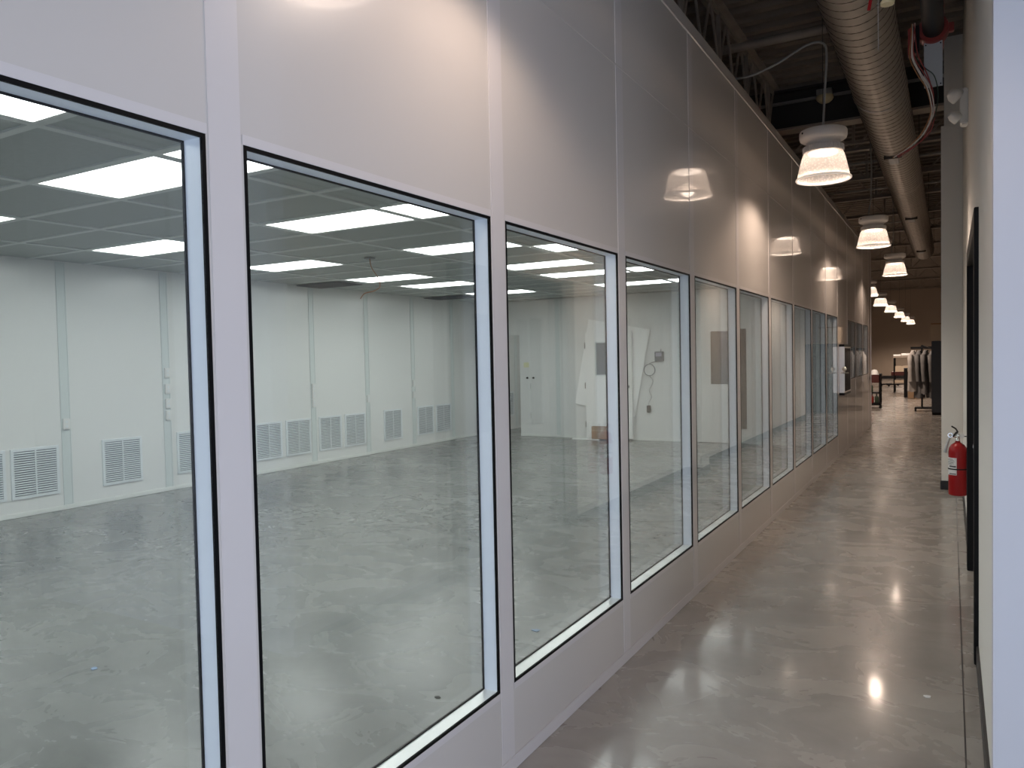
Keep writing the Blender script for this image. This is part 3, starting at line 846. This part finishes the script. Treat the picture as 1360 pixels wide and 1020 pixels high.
# ------------------------------------------------------------------ fire extinguisher
t = thing('fire_extinguisher', 'red fire extinguisher with silver valve hung on the corridor wall', 'fire extinguisher', (RX - .071, 6.95, .415))
R_ = .065
bm = B(); lathe(bm, [(0, .0), (R_ - .012, .0), (R_ - .002, .006), (R_, .016), (R_, .345), (R_ - .004, .372), (R_ - .018, .398), (R_ - .040, .414), (.018, .42), (.018, .43), (0, .43)], 40)
obj('cylinder', bm, M_red, t, smooth=True)
bm = B()
for a0, a1, z0, z1 in ((PI * 1.02, PI * 1.46, .165, .30),):
    n_ = 14
    v0 = [[bm.verts.new(((R_ + .0012) * math.cos(a0 + (a1 - a0) * k / n_), (R_ + .0012) * math.sin(a0 + (a1 - a0) * k / n_), z)) for k in range(n_ + 1)] for z in (z0, z1)]
    for k in range(n_): bm.faces.new((v0[0][k], v0[0][k+1], v0[1][k+1], v0[1][k]))
lab = obj('paper_label', bm, M_paper, t, smooth=True)
bm = B()
for z0, z1, f0, f1 in ((.286, .290, .1, .7), (.278, .281, .1, .8), (.268, .271, .1, .85), (.26, .263, .1, .75), (.252, .255, .1, .8), (.226, .238, .35, .95), (.170, .178, .35, .95), (.244, .247, .1, .6)):
    n_ = 8; a0 = PI * 1.02 + PI * .44 * f0; a1 = PI * 1.02 + PI * .44 * f1
    v0 = [[bm.verts.new(((R_ + .0018) * math.cos(a0 + (a1 - a0) * k / n_), (R_ + .0018) * math.sin(a0 + (a1 - a0) * k / n_), z)) for k in range(n_ + 1)] for z in (z0, z1)]
    for k in range(n_): bm.faces.new((v0[0][k], v0[0][k+1], v0[1][k+1], v0[1][k]))
obj('print', bm, M_ink, lab)
bm = B(); lathe(bm, [(R_, .206), (R_ + .003, .206), (R_ + .003, .216), (R_, .216)], 40, closed=True); obj('strap', bm, M_blackpaint, t, smooth=True)
bm = B(); lathe(bm, [(0, .425), (.017, .425), (.017, .45), (.013, .455), (.013, .485), (.019, .49), (.017, .50), (0, .50)], 20)
tube(bm, [(0, 0, .465), (-.045, -.01, .468)], .011, 10); tube(bm, [(.0, 0, .468), (.028, -.012, .468)], .012, 10)
obj('valve', bm, M_chrome, t, smooth=True)
bm = B(); tube(bm, [(.0, 0, .495), (-.01, -.05, .50), (-.03, -.10, .475)], .007, 8); tube(bm, [(.0, 0, .50), (-.015, -.05, .53), (-.04, -.09, .55)], .006, 8)
obj('handle', bm, M_blackpaint, t, smooth=True)
bm = B(); lathe(bm, [(.012, -.004), (.019, -.004), (.019, .004), (.012, .004)], 18, Matrix.Translation((-.05, -.02, .475)) @ Matrix.Rotation(PI/2, 4, 'X'), closed=True); obj('pin_ring', bm, M_chrome, t, smooth=True)
bm = B(); lathe(bm, [(0, 0), (.017, 0), (.017, .012), (0, .014)], 18, Matrix.Translation((.028, -.02, .472)) @ Matrix.Rotation(PI/2, 4, 'X')); obj('gauge', bm, M_paper, t)
bm = B(); tube(bm, [(-.05, -.01, .468), (-.062, -.012, .44), (-.078, -.012, .38), (-.088, -.012, .335)], [.009, .009, .011, .013], 10); obj('nozzle', bm, M_plate, t, smooth=True)
bm = B(); tube(bm, [(.02, .0, .466), (.07, .0, .466)], .004, 6); box(bm, .062, .07, -.02, .02, .40, .49, .001); obj('wall_hook', bm, M_blackpaint, t)

# ------------------------------------------------------------------ pass-through hatch on the partition
t = thing('pass_through_hatch', 'stainless pass-through hatch with lever latch standing out from the partition', 'hatch', (0, 12.29, .925))
bm = B(); panel_holes(bm, 0, .80, .03, .715, .0025, .078, [(.02, .78, .05, .695)])
obj('frame', bm, M_stainless, t)
bm = B(); box(bm, .004, .076, -.004, .80, .715, .75, .002); box(bm, .004, .076, -.004, .80, -.005, .03, .002); obj('gasket', bm, M_blackpaint, t)
bm = B(); box(bm, .050, .0775, .02, .78, .05, .695, .002); obj('door', bm, mat('dark tinted hatch door', (.035, .032, .03), .12), t)
bm = B(); lathe(bm, [(0, 0), (.030, 0), (.034, .015), (.03, .04), (.018, .05), (0, .052)], 20, Matrix.Translation((.076, .012, .385)) @ Matrix.Rotation(math.radians(90), 4, 'X'))
tube(bm, [(.03, -.03, .33), (.08, -.045, .325), (.14, -.04, .33)], .010, 8)
tube(bm, [(.076, -.03, .385), (.08, -.05, .33)], .012, 8)
obj('latch', bm, M_chrome, t, smooth=True)

# ------------------------------------------------------------------ far hall: cabinet, coat rack, cart, table
t = thing('storage_cabinet', 'tall dark steel cabinet standing past the corridor mouth', 'cabinet', (1.04, 21.0, 0))
bm = B(); box(bm, 0, .92, .02, .5, .06, 1.78, .006); obj('body', bm, M_cab, t)
for a in (.008, .464):
    bm = B(); box(bm, a, a + .448, 0, .02, .08, 1.765, .004); dd = obj('door', bm, M_cab, t)
    bm = B(); box(bm, a + (.40 if a < .1 else .03), a + (.415 if a < .1 else .045), -.025, -.005, .9, 1.05, .003); obj('handle', bm, M_chrome, dd)
bm = B(); box(bm, .01, .91, .03, .49, 0, .06); obj('plinth', bm, M_blackpaint, t)
t = thing('carton', 'pale carton standing on top of the dark steel cabinet', 'box', (1.03, 21.05, 1.78))
bm = B(); box(bm, 0, .5, 0, .4, 0, .42, .006); obj('carton_body', bm, M_cream, t)
bm = B(); box(bm, .0, .5, -.004, .0, .40, .43); box(bm, .22, .28, -.002, .4, .42, .423); obj('flap', bm, M_card, t)

RXK, RYK = .80, 22.35
t = thing('coat_rack', 'black rolling coat rack with a single centre post', 'coat rack', (RXK, RYK, 0))
bm = B(); tube(bm, [(0, 0, .1), (0, 0, 1.70)], .022, 10); obj('post', bm, M_blackpaint, t, smooth=True)
bm = B(); box(bm, -.26, .30, -.03, .03, 1.60, 1.66, .008); tube(bm, [(0, 0, 1.69), (.22, -.05, 1.60), (.28, -.05, 1.52)], .018, 8); obj('hanger_rail', bm, M_blackpaint, t)
bm = B(); box(bm, -.17, .45, -.18, .18, .07, .11, .01); obj('base', bm, M_blackpaint, t)
for x, y in ((-.15, -.15), (.42, -.15), (-.15, .15), (.42, .15)):
    bm = B(); tube(bm, [(x - .015, y, .035), (x + .015, y, .035)], .035, 14); box(bm, x - .02, x + .02, y - .012, y + .012, .035, .075); obj('caster', bm, M_blackpaint, t)
def coat(name, x, y, rot, length, width, m, lab, z=1.60):
    t = thing(name, lab, 'coat', (x, y, z), rot, 'coats on the rolling rack')
    bm = B(); rows = []
    n = 28
    prof = [(0.0, .05, .04), (-.05, .10, .05), (-.10, width * .42, .07), (-.17, width * .50, .085), (-.45, width * .47, .10), (-.8, width * .50, .11), (-length, width * .56, .12)]
    for k, (zz, hw, hd) in enumerate(prof):
        rr = []
        for j in range(n):
            a = 2 * PI * j / n
            f = 1 + (.10 * math.sin(5 * a + x * 9) * min(1, k / 4))
            rr.append(bm.verts.new((hw * math.cos(a) * f, hd * math.sin(a) * f, zz + (.02 * math.sin(3*a) if k == len(prof) - 1 else 0))))
        rows.append(rr)
    for a, b in zip(rows, rows[1:]):
        for j in range(n): bm.faces.new((a[j], a[(j+1) % n], b[(j+1) % n], b[j]))
    obj('coat_body', bm, m, t, smooth=True)
    for s in (-1, 1):
        bm = B(); tube(bm, spline([(s * width * .42, 0, -.12), (s * width * .54, -.02, -.3), (s * width * .56, -.03, -.55), (s * width * .52, -.04, -.80)], 5), [.062] * 6 + [.055] * 5 + [.05] * 5, 12)
        obj('sleeve', bm, m, t, smooth=True)
    bm = B(); tube(bm, [(-.05, -.042, -.01), (0, -.05, -.06), (.05, -.042, -.01)], .014, 8); obj('collar', bm, m, t, smooth=True)
    bm = B(); box(bm, .05, .13, -.115, -.10, -.66, -.54, .004); obj('pocket', bm, m, t)
coat('lab_coat', .60, 22.30, 1.15, 1.05, .36, M_coat, 'white lab coat at the outer end of the rack, palest of the coats', 1.57)
coat('lab_coat', .735, 22.36, 1.25, 1.22, .36, M_coatb, 'long grey lab coat hanging beside the rack post', 1.57)
coat('lab_coat', .88, 22.36, 1.2, 1.12, .36, M_coatb, 'grey lab coat hanging behind the rack post', 1.57)
coat('lab_coat', 1.03, 22.42, 1.2, 1.20, .34, M_coatb, 'darker grey lab coat hanging next to the dark cabinet', 1.55)

t = thing('tool_cart', 'red and black tool cart half hidden by the end of the partition', 'cart', (-.55, 23.2, 0))
bm = B(); box(bm, 0, .32, 0, .5, .70, .92, .01); obj('top_bin', bm, M_darkred, t)
bm = B(); box(bm, 0, .32, 0, .5, .08, .14, .006); obj('bottom_shelf', bm, M_blackpaint, t)
bm = B(); box(bm, 0, .32, 0, .5, .40, .44, .006); obj('shelf', bm, M_blackpaint, t)
for x in (.0, .28):
    for y in (0, .46):
        bm = B(); box(bm, x, x + .04, y, y + .04, .08, .92, .004); obj('post', bm, M_blackpaint, t)
        bm = B(); tube(bm, [(x + .005, y + .02, .04), (x + .035, y + .02, .04)], .04, 14); obj('wheel', bm, M_blackpaint, t)
bm = B(); box(bm, .28, .33, .02, .48, .88, .95, .01); obj('handle', bm, M_blackpaint, t)
t = thing('hard_hat', 'white hard hat resting on the tool cart', 'hard hat', (-.39, 23.4, .92))
bm = B(); lathe(bm, [(.085, .0), (.105, .004), (.105, .012), (.098, .03), (.09, .08), (.065, .12), (.03, .138), (0, .142)], 28); obj('shell', bm, M_foam, t, smooth=True)
bm = B(); box(bm, -.06, .06, -.15, -.09, .004, .012, .003); obj('brim', bm, M_foam, t)
for q, (x, z, m, lab) in enumerate(((-.47, .44, M_green, 'dark green bottle on the upper cart shelf'), (-.33, .14, M_green, 'dark green bottle on the lower cart shelf'), (-.45, .14, M_redpart, 'dark red bottle on the lower cart shelf'))):
    bm = B(); lathe(bm, [(0, 0), (.045, 0), (.05, .01), (.05, .15), (.04, .18), (.018, .20), (.018, .23), (0, .23)], 18)
    t = thing('bottle', lab, 'bottle', (x, 23.3, z), 0, 'bottles on the tool cart'); obj('bottle_body', bm, m, t, smooth=True)
    bm = B(); lathe(bm, [(0, .228), (.021, .228), (.021, .25), (0, .25)], 14); obj('cap', bm, M_blackpaint, t, smooth=True)
t = thing('floor_dolly', 'low black dolly frame on the floor of the far hall', 'dolly', (-.62, 38.0, 0), .9)
bm = B(); box(bm, -.6, .6, -.05, .05, .06, .12, .01); box(bm, -.6, .6, .35, .45, .06, .12, .01); box(bm, -.05, .05, .05, .35, .06, .12, .005); obj('frame', bm, M_blackpaint, t)
for x, y in ((-.5, 0), (.5, 0), (-.5, .4), (.5, .4)):
    bm = B(); tube(bm, [(x - .02, y, .035), (x + .02, y, .035)], .035, 12); obj('wheel', bm, M_blackpaint, t)
# equipment table
t = thing('work_stand', 'dark work stand with a red lower tray in the far hall', 'stand', (-.42, 32.0, 0))
bm = B(); box(bm, 0, .64, 0, .7, 1.30, 1.36, .01); obj('top', bm, M_steel, t)
bm = B(); box(bm, -.08, .64, 0, .7, .64, .78, .01); obj('tray', bm, M_darkred, t)
bm = B(); box(bm, -.05, .64, 0, .7, .34, .37, .006); obj('lower_shelf', bm, M_steel, t)
for x in (0.0, .60):
    for y in (0, .66):
        bm = B(); box(bm, x, x + .04, y, y + .04, 0, 1.30, .004); obj('leg', bm, M_blackpaint, t)
t = thing('carton', 'cream carton on the red tray of the work stand', 'box', (-.36, 32.02, .78))
bm = B(); box(bm, 0, .44, 0, .4, 0, .22, .01); obj('carton_body', bm, M_cream, t)
bm = B(); box(bm, .19, .25, -.002, .4, .218, .222); obj('tape', bm, M_card, t)
t = thing('flat_carton', 'flat pinkish carton on the lowest shelf of the work stand', 'box', (-.40, 32.05, .37))
bm = B(); box(bm, 0, .40, 0, .5, 0, .10, .01); obj('carton_body', bm, M_cream, t)
bm = B(); box(bm, .17, .23, -.002, .5, .098, .102); obj('tape', bm, M_card, t)
for x, r, l, lab in ((-.30, .035, .25, 'thin white paper roll at the end of the work stand top'), (.02, .055, .36, 'thick white paper roll on the work stand top')):
    t = thing('paper_roll', lab, 'roll', (x, 32.15, 1.36 + r), 0, 'paper rolls on the stand')
    bm = B(); tube(bm, [(-l/2, 0, 0), (l/2, 0, 0)], r, 20); obj('roll', bm, M_foam, t, smooth=True)
    bm = B(); tube(bm, [(-l/2 - .004, 0, 0), (l/2 + .004, 0, 0)], r * .35, 14); obj('core', bm, M_card, t, smooth=True)
t = thing('waste_bin', 'slim black bin beside the brown carton in the far hall', 'bin', (.13, 28.9, 0))
bm = B(); box(bm, -.05, .05, -.15, .15, 0, .95, .01); obj('bin_body', bm, M_blackpaint, t)
bm = B(); box(bm, -.055, .055, -.155, .155, .95, .985, .006); obj('lid', bm, M_cab, t)
t = thing('carton', 'brown carton on the floor behind the coat rack', 'box', (.22, 28.2, 0))
bm = B(); box(bm, 0, .45, 0, .4, 0, .55, .008); obj('carton_body', bm, M_card, t)
bm = B(); box(bm, .20, .26, -.002, .4, .30, .552); obj('tape', bm, M_cream, t)

# ------------------------------------------------------------------ daylight and world
w = bpy.data.worlds.new('World'); S.world = w; w.use_nodes = True
nt = w.node_tree; bg = nt.nodes['Background']
sky = nt.nodes.new('ShaderNodeTexSky'); sky.sky_type = 'HOSEK_WILKIE'; sky.turbidity = 4
sky.sun_direction = Vector((.5, .6, .6)).normalized()
nt.links.new(sky.outputs['Color'], bg.inputs['Color']); bg.inputs['Strength'].default_value = .6
al = bpy.data.lights.new('daylight', 'AREA'); al.shape = 'RECTANGLE'; al.size = 3.3; al.size_y = 2.35; al.energy = 62; al.color = (.68, .79, 1.0)
ao = bpy.data.objects.new('daylight', al); ao.location = (2.05, YB - .16, 1.25); ao.rotation_euler = (PI/2, 0, 0); link(ao)

al2 = bpy.data.lights.new('daylight', 'AREA'); al2.shape = 'RECTANGLE'; al2.size = 4.15; al2.size_y = 2.1; al2.energy = 150; al2.color = (.70, .81, 1.0)
ao2 = bpy.data.objects.new('daylight', al2); ao2.location = (4.07, -.8, 1.185); ao2.rotation_euler = (PI/2, 0, PI/2); link(ao2)
e = bpy.data.objects.new('window_%d' % (n + 1), None); e.location = (4.01, -2.9, .12); link(e); tag(e, kind='structure')
bm = B()
for y in (0, 1.03, 2.07, 3.11, 4.15): box(bm, -.04, .04, y, y + .05, 0, 2.13)
for k in range(4):
    for z in (0, 2.08): box(bm, -.04, .04, 1.035 * k + .05, 1.035 * k + 1.03, z, z + .05)
obj('mullions', bm, M_blackpaint, e)

# ------------------------------------------------------------------ camera
f, yaw, pitch, roll, cx, cz = 1018.0, .5202, .0329, -.0201, 1.4416, 1.5598
sy, cy = math.sin(yaw), math.cos(yaw); sp, cp = math.sin(pitch), math.cos(pitch)
fw = Vector((-sy*cp, cy*cp, -sp)); r = Vector((cy, sy, 0)); u = r.cross(fw)
cr, sr = math.cos(roll), math.sin(roll)
r2 = r*cr + u*sr; u2 = u*cr - r*sr
cam = bpy.data.cameras.new('Camera'); co = bpy.data.objects.new('Camera', cam); COL.objects.link(co)
m = Matrix((r2, u2, -fw)).transposed().to_4x4(); m.translation = (cx, 0, cz)
co.matrix_world = m
cam.sensor_width = 36; cam.lens = f / 1360 * 36; cam.clip_start = .02; cam.clip_end = 200
S.camera = co
S.view_settings.view_transform = 'Standard'; S.view_settings.look = 'None'; S.view_settings.gamma = 1.0
S.view_settings.use_curve_mapping = False
S.view_settings.exposure = 0.0
